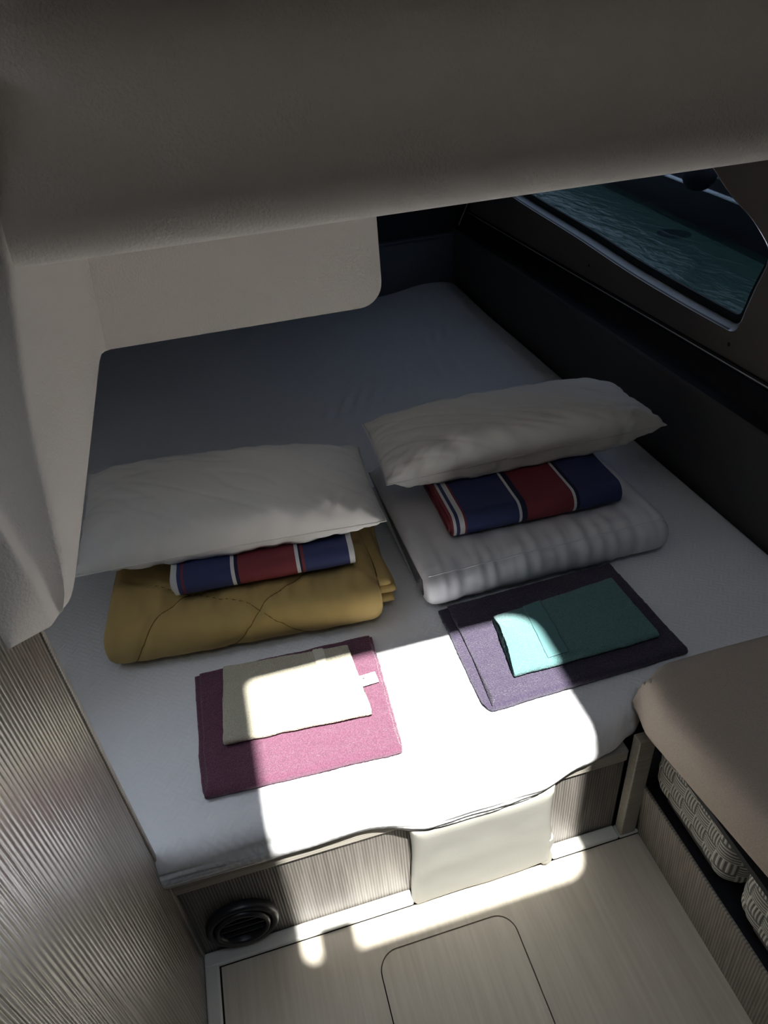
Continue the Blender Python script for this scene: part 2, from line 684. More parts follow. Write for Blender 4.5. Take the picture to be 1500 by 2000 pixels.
# ---- berth walls
struct(box('wall_left', (-0.95, 0.0, -0.05), (-0.90, 2.85, 1.95), M['liner']))
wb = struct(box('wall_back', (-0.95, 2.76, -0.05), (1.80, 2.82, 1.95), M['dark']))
box('lower_panel', (-0.9, 2.735, 0.2), (1.56, 2.76, 0.638), M['headboard'], wb, 0.006)
struct(box('trim_2', (-0.9, 2.722, 0.638), (1.56, 2.76, 0.650), M['headboard'], None, 0.004))

# ---- right wall: padded lower panel, black ledge, rail, upper moulding with the window
wr = empty('wall_right')
struct(wr)
prof = [(1.60, 0.20), (1.555, 0.22), (1.552, 0.45), (1.550, 0.655), (1.553, 0.664), (1.562, 0.668)]
loft('lower_panel', [[(x, y, z) for x, z in prof] for y in np.linspace(-1.7, 2.76, 40)], M['hull_grey'], wr)
prof = [(1.562, 0.668), (1.60, 0.667), (1.64, 0.669), (1.648, 0.69), (1.65, 0.72)]
loft('ledge', [[(x, y, z) for x, z in prof] for y in np.linspace(-1.7, 2.76, 40)], M['ledge'], wr)
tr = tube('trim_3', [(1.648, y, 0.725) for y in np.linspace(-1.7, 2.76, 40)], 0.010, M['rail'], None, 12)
bd = tube('painted_glint', [(1.639, y, 0.729) for y in np.linspace(-1.7, 2.76, 40)], 0.0018, M['sill'], None, 8)  # pale strip standing in for a bright reflection along the rail
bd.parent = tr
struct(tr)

WIN_C = [(2.40, 0.965), (2.34, 0.925), (2.20, 0.912), (2.00, 0.899), (1.668, 0.880), (1.318, 0.853), (1.037, 0.840), (0.86, 0.835), (0.820, 0.837),
         (0.806, 0.858), (0.793, 0.911), (0.768, 0.985), (0.761, 1.015), (0.770, 1.043), (0.83, 1.084), (0.914, 1.128),
         (1.02, 1.203), (1.20, 1.290), (1.50, 1.345), (1.90, 1.350), (2.20, 1.30), (2.36, 1.20), (2.42, 1.08)]


def closed_curve(pts, k):
    n, out = len(pts), []
    for i in range(n):
        p0, p1, p2, p3 = pts[i - 1], pts[i], pts[(i + 1) % n], pts[(i + 2) % n]
        for j in range(k):
            u = j / k
            out.append(tuple(0.5 * (2 * b + (c - a) * u + (2 * a - 5 * b + 4 * c - d) * u * u + (3 * b - a - 3 * c + d) * u ** 3)
                             for a, b, c, d in zip(p0, p1, p2, p3)))
    return out


WIN = closed_curve(WIN_C, 5)
wc = (1.45, 1.06)


def win_scale(d):
    """window outline pushed outward by d metres"""
    out = []
    n = len(WIN)
    for i in range(n):
        a, b, c = Vector(WIN[i - 1]), Vector(WIN[i]), Vector(WIN[(i + 1) % n])
        tng = (c - a).normalized()
        nr = Vector((-tng.y, tng.x))
        if nr.dot(b - Vector(wc)) < 0:
            nr = -nr
        out.append(tuple(b + nr * d))
    return out


W_IN = [(y - 0.044 * smooth01((1.02 - y) / 0.2), z - 0.012 * smooth01((0.96 - z) / 0.06)) for y, z in win_scale(0.012)]
upper = plate('upper_moulding', [(-1.7, 0.70), (2.76, 0.70), (2.76, 1.95), (-1.7, 1.95)], [W_IN],
              lambda u, v, w_: (1.652 + w_, u, v), 0.010, M['hull_upper'], wr)
# sloping reveal between inner moulding and glass
rv = [[(1.650, y, z) for y, z in W_IN], [(1.653, lerp(y, a, 0.12), lerp(z, b, 0.12)) for (y, z), (a, b) in zip(W_IN, win_scale(0.024))],
      [(1.688, y, z) for y, z in win_scale(0.025)], [(1.712, y, z) for y, z in win_scale(0.026)]]
loft('window_reveal', [s + [s[0]] for s in rv], M['sill'], wr)
for yy, zz in ((1.557, 0.782), (0.775, 0.775)):
    bm = bmesh.new()
    bmesh.ops.create_uvsphere(bm, u_segments=12, v_segments=8, radius=0.006)
    for v in bm.verts:
        v.co.x *= 0.5
    me = bpy.data.meshes.new('screw')
    bm.to_mesh(me)
    bm.free()
    me.materials.append(M['black'])
    o = bpy.data.objects.new('screw', me)
    COL.objects.link(o)
    o.location = (1.650, yy, zz)
    adopt(o, wr)
wn = empty('window_1')
struct(wn)
plate('gasket', win_scale(0.026), [win_scale(0.0)], lambda u, v, w_: (1.700 + w_, u, v), 0.008, M['gasket'], wn)
plate('pane', win_scale(0.024), [], lambda u, v, w_: (1.712 + w_, u, v), 0.004, M['glass'], wn)
struct(plate('wall_right', [(-2.95, -0.05), (2.85, -0.05), (2.85, 3.0), (-2.95, 3.0)], [win_scale(0.03)],
             lambda u, v, w_: (1.72 + w_, u, v), 0.03, M['cabin']))
portal('window_portal', (1.76, 1.58, 1.09), (-1, 0, 0), 1.8, 0.7)

# ---- overhead moulding: beam, jamb and box hang from the cabin roof
struct(box('ceiling', (-0.95, 0.45, 1.43), (1.72, 2.85, 1.46), M['liner']))
R_ = 0.052
bp_ = [(0.50, 1.419), (0.30, 1.4185), (0.14, 1.4135), (0.08, 1.4125), (0.045, 1.4125)]
for i in range(0, 13):
    a = -0.5 * PI - 0.5 * PI * i / 12
    bp_.append((0.030 + 0.028 * math.cos(a), 1.412 + R_ + R_ * math.sin(a)))
# leaned-back face; unseen soffit and raked front above are added to block sky light
bp_ += [(0.010, 1.50), (0.030, 1.55), (0.053, 1.60), (0.066, 1.625), (0.063, 1.632), (-0.06, 1.634), (-0.163, 1.634), (-0.170, 1.640)]
bp_ += [(-0.170 - 0.550 * q, 1.640 + 1.36 * q) for q in (0.1, 0.3, 0.6, 1.0)]
secs = []
for x in list(np.linspace(0.10, 1.72, 40)):
    secs.append([(x, y + 0.002 * nz(x * 3, z * 3, 1), z + 0.0015 * nz(x * 2.3, y * 4, 5)) for y, z in bp_])
beam = loft('ceiling', secs, M['liner'])
struct(beam)

# jamb: stepped left side of the opening; each row = inner edge, step root, step crest, outer rim
JAMB = [
    [(0.1619, 0.0, 1.5765), (0.0106, -0.01, 1.4512), (0.0336, -0.085, 1.4647), (-0.0128, -0.102, 1.3927)] ,
    [(0.1313, -0.0, 1.4406), (0.0182, -0.01, 1.2933), (0.0404, -0.085, 1.3221), (-0.0039, -0.102, 1.2942)] ,
    [(0.0938, 0.0, 1.2727), (0.0232, -0.01, 1.1958), (0.043, -0.085, 1.2345), (-0.0009, -0.102, 1.2032)] ,
    [(0.0764, 0.0, 1.1656), (0.0247, -0.01, 1.16), (0.0439, -0.085, 1.2002), (0.0005, -0.102, 1.1449)] ,
    [(0.067, 0.0, 1.1075), (0.027, -0.01, 1.1079), (0.0454, -0.082, 1.1609), (0.0024, -0.102, 1.1098)] ,
    [(0.0596, 0.0, 1.0608), (0.03, -0.006, 1.0619), (0.0457, -0.076, 1.1192), (0.0035, -0.102, 1.0818)] ,
    [(0.0503, 0.0, 1.0206), (0.0298, -0.002, 1.0172), (0.0418, -0.062, 1.0681), (0.0048, -0.102, 1.0557)] ,
    [(0.0382, 0.0, 0.993), (0.0296, 0.0, 0.9866), (0.0267, -0.03, 0.9952), (0.0067, -0.102, 1.0369)] ,
]


def catmull(rows, t):
    n = len(rows) - 1
    f = min(max(t * n, 0), n - 1e-6)
    i = int(f)
    u = f - i
    p0, p1, p2, p3 = (rows[min(max(k, 0), n)] for k in (i - 1, i, i + 1, i + 2))
    return tuple(0.5 * (2 * b + (c - a) * u + (2 * a - 5 * b + 4 * c - d) * u * u + (3 * b - a - 3 * c + d) * u ** 3) for a, b, c, d in zip(p0, p1, p2, p3))


JT = [tuple(c for q in r for c in q) for r in JAMB]
LOW = [(0.0450, 0.02, 0.9925), (0.0475, 0.06, 0.995), (0.0525, 0.20, 1.0125), (0.0745, 0.33, 1.0715), (0.1012, 0.5, 1.146)]
QY = [q[1] for q in LOW]


def vlerp(a, b, t):
    return tuple(lerp(p, q, t) for p, q in zip(a, b))


secs = []
NT = 40
for k in range(NT):
    t = k / (NT - 1)
    r = catmull(JT, t)
    Nn, R1, R2, T = r[0:3], r[3:6], r[6:9], r[9:12]
    zF, xF = lerp(1.62, 1.146, t), lerp(0.150, 0.101, t)
    low = smooth01((t - 0.55) / 0.45)
    face = []
    for (lx, ly, lz) in LOW:
        q = ly / 0.5
        a = (lerp(Nn[0], xF, q), ly, lerp(Nn[2], zF, q))
        face.append((lerp(a[0], lx, low), ly, lerp(a[2], lz, low ** 2)))
    sec = [(xF + 0.035, 0.508, zF), (xF + 0.006, 0.500, zF)]
    sec += [vlerp(face[4], face[3], q) for q in (0.06, 0.5)] + [face[3]]
    sec += [vlerp(face[3], face[2], 0.5), face[2], vlerp(face[2], face[1], 0.5), face[1], face[0]]
    sec += [(Nn[0] + 0.001, Nn[1] + 0.006, Nn[2]), (Nn[0] - 0.004, Nn[1] - 0.002, Nn[2])]
    mid = vlerp(Nn, R1, 0.12)
    sec += [mid] + [vlerp(Nn, R1, q) for q in (0.4, 0.7, 0.92)]
    sec += [vlerp(R1, R2, q) for q in (0.05, 0.3, 0.65)]
    sec += [vlerp(R1, R2, 0.92), vlerp(R2, T, 0.03), vlerp(R2, T, 0.12)]
    sec += [vlerp(R2, T, q) for q in (0.4, 0.7, 0.9)]
    sec += [T, (T[0] - 0.006, T[1] - 0.004, T[2]), (-0.02, T[1] - 0.006, T[2])]
    secs.append(sec)
last = secs[-1]
# the lip turns in under the moulding
secs.append([(x - 0.003, y + 0.003, z - 0.003) for x, y, z in last])
secs.append([(x - 0.014, y + 0.004, z - 0.002) for x, y, z in last])
secs.append([(x - 0.030, y + 0.004, z + 0.006) for x, y, z in last])
jamb = loft('wall_front', secs, M['liner'])
md = jamb.modifiers.new('smooth', 'SUBSURF')
md.levels = md.render_levels = 1
struct(jamb)

ob = plate('trim_4', rounded_rect(0.112, 1.146, 0.618, 1.60, (0.004, 0.045, 0.002, 0.002)), [],
           lambda u, v, w_: (u, 0.50 + w_, v - (u - 0.1) * 0.004), 1.9, M['liner'])
md = ob.modifiers.new('bevel', 'BEVEL')
md.width = 0.024
md.segments = 5
md.limit_method = 'ANGLE'
md.angle_limit = math.radians(50)
for p in ob.data.polygons:
    p.use_smooth = True
shade(ob)
struct(ob)

# ---- the companionway space around the camera: roof with an open deck hatch, walls
hy = lambda y0, z0: y0 - (HATCH_Z - z0) / math.tan(SUN_ELEV)
HA, HB = hy(-0.083, 0.0), hy(0.318, 0.42)
hole = rounded_rect(0.208, HA, 0.850, HB, (0.022, 0.055, 0.07, 0.018))
# the hatch catch sticks into the opening from its near edge
roof = plate('ceiling', [(-0.95, -2.95), (1.76, -2.95), (1.76, 0.5), (-0.95, 0.5)], [hole],
             lambda u, v, w_: (u, v, HATCH_Z + w_), 0.02, M['cabin'])
struct(roof)
w2 = box('window_2', (0.236, HA - 0.03, HATCH_Z + 0.003), (0.322, HA + 0.066, HATCH_Z + 0.017), M['black'], None, 0.004)
struct(w2)
portal('hatch_portal', (0.53, 0.5 * (HA + HB), HATCH_Z + 0.03), (0, 0, -1), 0.66, HB - HA + 0.02)
struct(box('wall_back', (-0.95, -3.0, -0.05), (1.76, -2.95, 3.0), M['cabin']))
struct(box('wall_left', (-0.95, -2.95, -0.05), (-0.90, 0.0, 3.0), M['cabin']))

# ---- outside
wt = box('water', (1.78, -6, 0.0), (14, 16, 0.1), M['water'])
struct(wt)


# ================================================================== THINGS
# ---- bed base
bb = empty('bed_base', (0.0, 0.05, 0.0))
tag(bb, 'low berth base with ribbed grey-brown veneer front below the white mattress', 'bed base')
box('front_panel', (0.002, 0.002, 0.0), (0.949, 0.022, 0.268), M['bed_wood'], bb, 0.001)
box('top_rail', (0.002, -0.006, 0.266), (0.949, 0.03, 0.302), M['plain_wood'], bb, 0.004)
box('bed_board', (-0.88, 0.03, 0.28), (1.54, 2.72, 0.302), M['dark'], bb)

# ---- mattress in its fitted cover
def front_y(x):
    return interp(x, [(0.0, -0.014), (0.38, -0.016), (0.50, -0.040), (0.72, -0.040), (0.84, -0.016), (0.90, -0.006), (0.955, 0.016), (1.0, 0.045), (1.07, 0.075), (2.0, 0.075)])


def hem_z(x):
    return interp(x, [(-0.1, 0.318), (0.02, 0.316), (0.12, 0.312), (0.26, 0.312), (0.34, 0.318), (0.42, 0.312), (0.47, 0.300), (0.54, 0.292),
                      (0.62, 0.291), (0.70, 0.298), (0.76, 0.311), (0.84, 0.312), (0.93, 0.318), (1.2, 0.318)])


def top_z(x, y):
    z = 0.41
    z -= 0.010 * smooth01((x - 1.44) / 0.11) ** 2
    # slack creases in the unlit middle of the bed
    for (px, py, ang, ln, wd, am) in ((0.70, 1.56, 1.2, 0.10, 0.018, 0.008), (0.76, 1.58, 1.15, 0.12, 0.016, 0.007), (0.62, 1.50, 1.3, 0.09, 0.016, 0.006),
                                      (0.82, 1.60, 1.1, 0.10, 0.020, 0.006), (0.55, 1.44, 1.3, 0.08, 0.016, 0.004), (1.22, 2.06, 1.25, 0.06, 0.016, 0.007),
                                      (1.28, 2.08, 1.2, 0.07, 0.014, 0.007), (1.16, 2.02, 1.25, 0.05, 0.014, 0.004), (1.12, 1.75, 1.5, 0.12, 0.02, 0.005),
                                      (1.20, 1.72, 1.5, 0.10, 0.02, 0.004), (0.90, 1.62, 1.0, 0.10, 0.02, 0.005)):
        dx, dy = x - px, y - py
        a = dx * math.cos(ang) + dy * math.sin(ang)
        b = -dx * math.sin(ang) + dy * math.cos(ang)
        z += am * math.exp(-(a / ln) ** 2 - (b / wd) ** 2)
    kf = smooth01((y - 0.9) / 0.5)
    z += (0.001 + 0.004 * kf) * nz(x * 2.2, y * 2.2, 3) + (0.0004 + 0.001 * kf) * nz(x * 9, y * 9, 8)
    z += 0.03 * math.exp(-((x - 1.38) / 0.16) ** 2 - ((y - 2.62) / 0.28) ** 2)
    return z


XS = sorted(set(np.round(np.concatenate([np.linspace(-0.88, -0.1, 30), np.linspace(-0.1, 1.0, 170), np.linspace(1.0, 1.548, 70)]), 5)))
YB = 2.715
secs = []
for x in XS:
    fy, hz = front_y(x), hem_z(x)
    zt = top_z(x, 0.05)
    edge = min(1.0, (1.548 - x) / 0.035)
    drop = 0.04 * (1 - math.sqrt(max(0, 1 - (1 - edge) ** 2)))
    sec = []
    wv = lambda z: (0.003 * nz(x * 14, z * 30, 2) + 0.0035 * math.exp(-((x - 0.05) / 0.10) ** 2) * math.sin(z * 620 + x * 14)
                    + 0.003 * math.exp(-((x - 0.60) / 0.16) ** 2) * math.sin(z * 420 + x * 5) * smooth01((0.345 - z) / 0.03))
    # tucked hem, face, round shoulder
    sec.append((x, fy + 0.018, hz - 0.002))
    sec.append((x, fy + 0.008, hz - 0.006))
    sec.append((x, fy + 0.001, hz - 0.004))
    r = 0.038
    for i in range(15):
        z = lerp(hz, zt - r, i / 14)
        bulge = 0.012 * math.sin(PI * i / 16)
        sec.append((x, fy - bulge + wv(z), z - drop))
    for i in range(1, 9):
        a = 0.5 * PI * i / 8
        sec.append((x, fy - 0.012 * math.sin(PI * 14 / 16) * math.cos(a) + r * (1 - math.cos(a)) + wv(zt) * (1 - i / 8), zt - r + r * math.sin(a) - drop))
    ys = np.concatenate([np.linspace(fy + r + 0.012, 0.5, 36), np.linspace(0.52, 2.66, 110)])
    for y in ys:
        kb = smooth01((y - 0.0) / 0.12)
        sec.append((x, y, lerp(zt, top_z(x, y), kb) - drop))
    zb = top_z(x, 2.66)
    for i in range(1, 6):
        a = 0.5 * PI * i / 5
        sec.append((x, 2.66 + 0.05 * math.sin(a), zb - 0.05 * (1 - math.cos(a)) - drop))
    sec.append((x, YB, 0.31))
    secs.append(sec)
mt = loft('mattress', secs, M['sheet'])
tag(mt, 'wide white mattress in a quilted cover filling the berth, lit by a patch of sun', 'mattress')

# ---- pale bolster propped against the bed front
def bolster_pt(u, v, side):
    x = lerp(0.458, 0.772, u) + 0.005 * math.sin(v * 5 + 1) * (2 * u - 1)
    z = lerp(0.008, 0.300, v) + (0.012 * u + 0.004 * math.sin(u * 7)) * (1 - v)
    e_ = min(u, 1 - u, v * 0.95, (1 - v) * 0.95)
    th = 0.019 * (1 - (1 - min(1, e_ / 0.09)) ** 2) ** 0.5
    y = -0.0245 + side * (th + 0.002 + 0.0015 * nz(u * 5, v * 5, 7)) - 0.0
    return (x, y, z)


nu, nv = 44, 40
vs = [bolster_pt(i / (nu - 1), j / (nv - 1), -1) for i in range(nu) for j in range(nv)]
fs = grid_faces(nu, nv)
off = len(vs)
vs += [bolster_pt(i / (nu - 1), j / (nv - 1), 1) for i in range(nu) for j in range(nv)]
fs += grid_faces(nu, nv, off=off)
rim = [(i, 0) for i in range(nu)] + [(nu - 1, j) for j in range(1, nv)] + [(i, nv - 1) for i in range(nu - 2, -1, -1)] + [(0, j) for j in range(nv - 2, 0, -1)]
for a, b in zip(rim, rim[1:] + rim[:1]):
    ia, ib = a[0] * nv + a[1], b[0] * nv + b[1]
    fs.append((ia, ib, off + ib, off + ia))
bol = add_mesh('padded_cushion', vs, fs, M['vinyl'])
tag(bol, 'thin cream vinyl cushion standing against the bed front below the sheet hem', 'cushion')
fold = []
for k in range(16):
    t = k / 15
    z = 0.10 * (1 - t) + 0.015
    fold.append([(0.764 + 0.012 * math.sin(a) * (1 + 0.4 * math.sin(t * 9)), -0.030 + 0.012 * math.cos(a), z) for a in np.linspace(0, 2 * PI, 10, endpoint=False)])
f_ = loft('gathered_corner', fold, M['vinyl'], None, True, True)
f_.parent = bol

# ---- round air vent
av = empty('air_vent', (0.100, 0.0, 0.105))
tag(av, 'round black air vent low on the bed front near the left wall', 'vent')


def ring(name, prof, mat, parent, n=48):
    """lathe around the y axis through the vent centre; prof = [(radius, y)]"""
    secs = []
    for i in range(n + 1):
        a = 2 * PI * i / n
        secs.append([(0.100 + r * math.cos(a), y, 0.105 + r * math.sin(a)) for r, y in prof])
    return loft(name, secs, mat, parent)


ring('flange', [(0.045, 0.0), (0.072, 0.0), (0.074, -0.004), (0.073, -0.016), (0.069, -0.020), (0.062, -0.020), (0.058, -0.016), (0.057, 0.0)], M['black'], av)
ring('rotating_collar', [(0.056, 0.0), (0.057, -0.014), (0.054, -0.024), (0.049, -0.025), (0.046, -0.02), (0.045, 0.0)], M['black'], av)
ring('throat', [(0.046, -0.004), (0.03, -0.002), (0.001, -0.001)], M['groove'], av)
for dz in (-0.022, 0.0, 0.022):
    hw = math.sqrt(0.046 ** 2 - dz ** 2) - 0.001
    box('louvre', (0.100 - hw, -0.018, 0.105 + dz - 0.0015), (0.100 + hw, -0.003, 0.105 + dz + 0.0015), M['black'], av)

# ---- bench with open shelf
bn = empty('bench', (1.25, -0.5, 0.0))
tag(bn, 'ribbed veneer bench base with an open dark shelf, right of the floor', 'bench')
fp = loft('front_panel', [[(0.998, y, 0.0), (0.9855, y, 0.187), (0.987, y, 0.1885), (0.9905, y, 0.1885), (0.992, y, 0.187), (1.006, y, 0.0)] for y in np.linspace(-2.9, -0.006, 30)], M['bench_wood'], bn, True, True)
for pl_ in fp.data.polygons:
    pl_.use_smooth = False
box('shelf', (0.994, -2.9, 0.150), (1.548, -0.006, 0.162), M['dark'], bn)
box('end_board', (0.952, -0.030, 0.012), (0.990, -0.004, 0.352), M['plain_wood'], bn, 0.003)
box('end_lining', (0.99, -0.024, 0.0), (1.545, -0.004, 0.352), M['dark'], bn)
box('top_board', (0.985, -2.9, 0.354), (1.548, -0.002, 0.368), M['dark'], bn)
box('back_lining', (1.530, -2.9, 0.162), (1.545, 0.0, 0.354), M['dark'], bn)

# ---- seat cushion
def slab(name, x0, x1, y0, y1, z0, z1, r, mat, shape=None, nx=40, ny=110):
    def pt(u, v, side):
        x, y = lerp(x0, x1, u), lerp(y0, y1, v)
        d = min(u * (x1 - x0), (1 - u) * (x1 - x0), v * (y1 - y0), (1 - v) * (y1 - y0))
        q = min(1, d / r)
        hh = 0.5 * (z1 - z0)
        z = 0.5 * (z0 + z1) + side * hh * (0.28 + 0.72 * math.sqrt(max(0, 1 - (1 - q) ** 2)))
        return shape(x, y, z, side, q) if shape else (x, y, z)

    def warp(n, ln):
        k = [0, .004, .012, .025, .045, .07]
        k = [a for a in k if a < ln / 3]
        return [a / ln for a in k] + list(np.linspace(0.09 / ln, 1 - 0.09 / ln, n)) + [1 - a / ln for a in reversed(k)]
    U, V = warp(nx, x1 - x0), warp(ny, y1 - y0)
    a, b = len(U), len(V)
    vs = [pt(u, v, 1) for u in U for v in V]
    fs = grid_faces(a, b)
    off = len(vs)
    vs += [pt(u, v, -1) for u in U for v in V]
    fs += grid_faces(a, b, off=off)
    rim = [(i, 0) for i in range(a)] + [(a - 1, j) for j in range(1, b)] + [(i, b - 1) for i in range(a - 2, -1, -1)] + [(0, j) for j in range(b - 2, 0, -1)]
    for p, q in zip(rim, rim[1:] + rim[:1]):
        ia, ib = p[0] * b + p[1], q[0] * b + q[1]
        fs.append((ia, ib, off + ib, off + ia))
    return add_mesh(name, vs, fs, mat)


def seat_shape(x, y, z, side, q):
    cxr = smooth01((y + 0.06) / 0.11) * smooth01((1.04 - x) / 0.10)
    x += 0.018 * cxr
    y -= 0.030 * cxr
    # the front face leans outward below the top seam
    x -= 0.010 * (z < 0.43) * (1 - q)
    return (x + max(0, -y) * 0.11 * smooth01((1.3 - x) / 0.3), y, z + 0.003 * nz(x * 5, y * 5, 2) * side)


seat = slab('seat_cushion', 0.947, 1.546, -2.2, 0.052, 0.374, 0.507, 0.055, M['beige'], seat_shape)
tag(seat, 'thick beige fabric seat cushion on the bench, its rounded corner against the mattress', 'seat cushion')

# ---- braided storage baskets on the bench shelf
CELL = 0.036


def basket(name, y0, y1, x0, zb, zt, label):
    per = []
    rc = 0.035
    x1 = x0 + 0.26
    lp = rounded_rect(x0, y0, x1, y1, rc, 12)
    pts = [Vector(p) for p in lp]
    dense = []
    for a, b in zip(pts, pts[1:] + pts[:1]):
        n = max(1, int((b - a).length / 0.003))
        for i in range(n):
            dense.append(a.lerp(b, i / n))
    L = [0]
    for a, b in zip(dense, dense[1:]):
        L.append(L[-1] + (b - a).length)
    cen = Vector((0.5 * (x0 + x1), 0.5 * (y0 + y1)))
    secs, uvs = [], []
    NZ = 56
    n = len(dense)
    for k in range(NZ + 1):
        z = lerp(zb, zt, k / NZ)
        kk = k / NZ
        sec = []
        for i in range(n + 1):
            p = dense[i % n]
            l = L[i] if i < n else L[-1] + 0.003
            tn = (dense[(i + 1) % n] - dense[i % n - 1]).normalized()
            nr = Vector((tn.y, -tn.x))
            uu, vv = l / CELL, (z - zb) / CELL
            iu, iv = math.floor(uu), math.floor(vv)
            fu, fv = uu - iu, vv - iv
            if (iu + iv) % 2:
                b = math.sin(PI * fu) ** 0.5 * (0.6 + 0.4 * math.sin(PI * fv))
            else:
                b = math.sin(PI * fv) ** 0.5 * (0.6 + 0.4 * math.sin(PI * fu))
            foot = 0.022 * (1 - smooth01(kk / 0.35)) ** 1.5
            belly = 0.008 * math.sin(PI * kk) + 0.006 * nz(l * 6, z * 6, y0)
            q = p + nr * (0.0045 * b - foot + belly)
            sec.append((q.x, q.y, z))
            uvs.append((uu, vv))
        secs.append(sec)
    o = loft(name, secs, M['basket'], None, False, False, uvs)
    # inside floor
    base = [(cen + (p - cen) * 0.9) for p in dense[::6]]
    bs = add_mesh('basket_base', [(p.x, p.y, zb + 0.003) for p in base], [tuple(range(len(base)))], M['basket'], None, False)
    bs.parent = o
    return tag(o, label, 'basket', 'braided baskets under the bench seat')


basket('storage_basket', -0.262, -0.024, 1.012, 0.1625, 0.348, 'braided grey and white basket on the bench shelf, the one nearer the mattress')
basket('storage_basket', -0.566, -0.294, 1.012, 0.1625, 0.348, 'braided grey and white basket at the right photo edge on the bench shelf')


# ---- folded bedding: left stack
def rot_place(cx_, cy_, ang, x0, length, z0=0.0, extra=None):
    ca, sa = math.cos(ang), math.sin(ang)

    def place(u, y, z):
        x = x0 + u * length
        px, py = cx_ + x * ca - y * sa, cy_ + x * sa + y * ca
        pz = z + z0
        if extra:
            px, py, pz = extra(u, px, py, pz)
        return (px, py, pz)
    return place


# mustard comforter, folded once round the front
bl = empty('folded_blanket', (0.24, 0.60, 0.415))
tag(bl, 'folded mustard yellow quilted blanket at the bottom of the left stack', 'blanket')
angL = math.radians(-5.0)
placeL = rot_place(0.235, 0.455, angL, -0.325, 0.635, 0.412)
BT = 0.052


def blanket_disp(u, s, side):
    x = u * 0.635
    d = 0.005 * nz(x * 7, s * 7, 4) + 0.006 * nz(x * 24, s * 5, 9)
    d += 0.004 * nz(x * 45, s * 6, 2) * math.exp(-((s - 0.42) / 0.07) ** 2)
    for px, ps, sl in SEAMS_L:
        dist = abs((x - px) - sl * (s - ps)) / math.sqrt(1 + sl * sl)
        d -= 0.006 * math.exp(-(dist / 0.007) ** 2)
    # pinched lower left corner
    d -= 0.006 * math.exp(-((x - 0.03) / 0.02) ** 2) * math.exp(-((s - 0.33) / 0.05) ** 2)
    return d * smooth01((s - 0.31) / 0.06)


SEAMS_L = [(0.16, 0.44, 0.95), (0.25, 0.44, -1.9), (0.40, 0.42, 1.35), (0.60, 0.45, -0.8)]
pathL = u_path(0.34, 0.0, BT * 0.5 + 0.001, 0.108 - BT * 0.5, 0.008, 0.35, 14)
ribbon('outer_layer', pathL, BT, M['mustard'], placeL, 110, bl, 0.055, disp=blanket_disp, end_min=0.05,
       x1=lambda s: 1.0 - 0.03 * smooth01((s - 0.6) / 0.4)).matrix_parent_inverse = Matrix.Translation(bl.location).inverted()
# inner turn showing past the right end
for k, (zc, xe, yb) in enumerate(((0.030, 1.040, 0.30), (0.052, 1.052, 0.32), (0.074, 1.035, 0.33))):
    o = ribbon('inner_layer', [(y, zc + 0.006 * math.sin(y * 20 + k)) for y in np.linspace(yb, 0.035 + 0.006 * k, 30)], 0.021, M['mustard'], placeL, 14, bl, 0.02,
               x0=lambda s: 0.86, x1=lambda s, xe=xe: xe - 0.012 * math.sin(s * 5))


def seam_tube(name, pts2, path, thick, place, mat, parent, disp, length, lift=0.0005, rad=0.0011):
    P = [Vector(p) for p in path]
    L = [0.0]
    for a, b in zip(P, P[1:]):
        L.append(L[-1] + (b - a).length)
    out = []
    for x, s in pts2:
        s = max(0.001, min(L[-1] - 0.001, s))
        i = max(1, min(len(P) - 2, int(np.searchsorted(L, s))))
        f = (s - L[i - 1]) / (L[i] - L[i - 1])
        c = P[i - 1].lerp(P[i], f)
        d = (P[i] - P[i - 1]).normalized()
        n_ = Vector((-d.y, d.x))
        q = c + n_ * (0.5 * thick + disp(x / length, s, 1) + lift)
        out.append(place(x / length, q.x, q.y))
    return tube(name, out, rad, mat, parent, 6)


# which side is outside: path runs bottom -> front -> top, left normal points inward there
def flip(path):
    return list(reversed(path))


for px, ps, sl in SEAMS_L:
    pts2 = []
    for s in np.linspace(0.30, 0.52, 40):
        x = px + sl * (s - ps)
        if 0.05 < x < 0.585:
            pts2.append((x, s))
    if len(pts2) > 3:
        seam_tube('quilting_seam', pts2, pathL, BT, placeL, M['mustard_seam'], bl, blanket_disp, 0.635)

# striped sheets
def striped(name, cx_, cy_, ang, length, depth, z0, h, mat, label):
    o = empty(name, (cx_, cy_ + depth / 2, z0))
    tag(o, label, 'bedsheet', 'striped sheets under the pillows')
    pl = rot_place(cx_, cy_, ang, -length / 2, length, z0)
    n = 3
    th = h / (2 * n)
    wob = lambda u, s, side: 0.0015 * nz(u * 6, s * 9, z0 * 30)
    for k in range(n):
        zb, zt = th * (k + 0.5), h - th * (k + 0.5)
        r = ribbon('sheet_fold', u_path(depth - 0.004 * k, th * k * 0.95, zb, zt, 0.008, depth - 0.01 * k, 12), th * 0.84, mat, pl, 60, o, 0.006,
                   x0=lambda s, k=k: (0.006, 0.0, 0.010)[k] + 0.006 * math.sin(s * 6 + k), x1=lambda s, k=k: 1 - 0.004 * k, disp=wob, uvmode=True, end_min=0.3)
    return o


striped('folded_sheet', 0.293, 0.520, math.radians(-4), 0.425, 0.24, 0.5275, 0.058, M['stripe_a'],
        'folded navy and red striped sheet between the mustard blanket and its pillow')
striped('folded_sheet', 0.975, 0.515, math.radians(-1.5), 0.455, 0.26, 0.5245, 0.066, M['stripe_b'],
        'folded navy and red striped sheet between the grey duvet and its pillow')

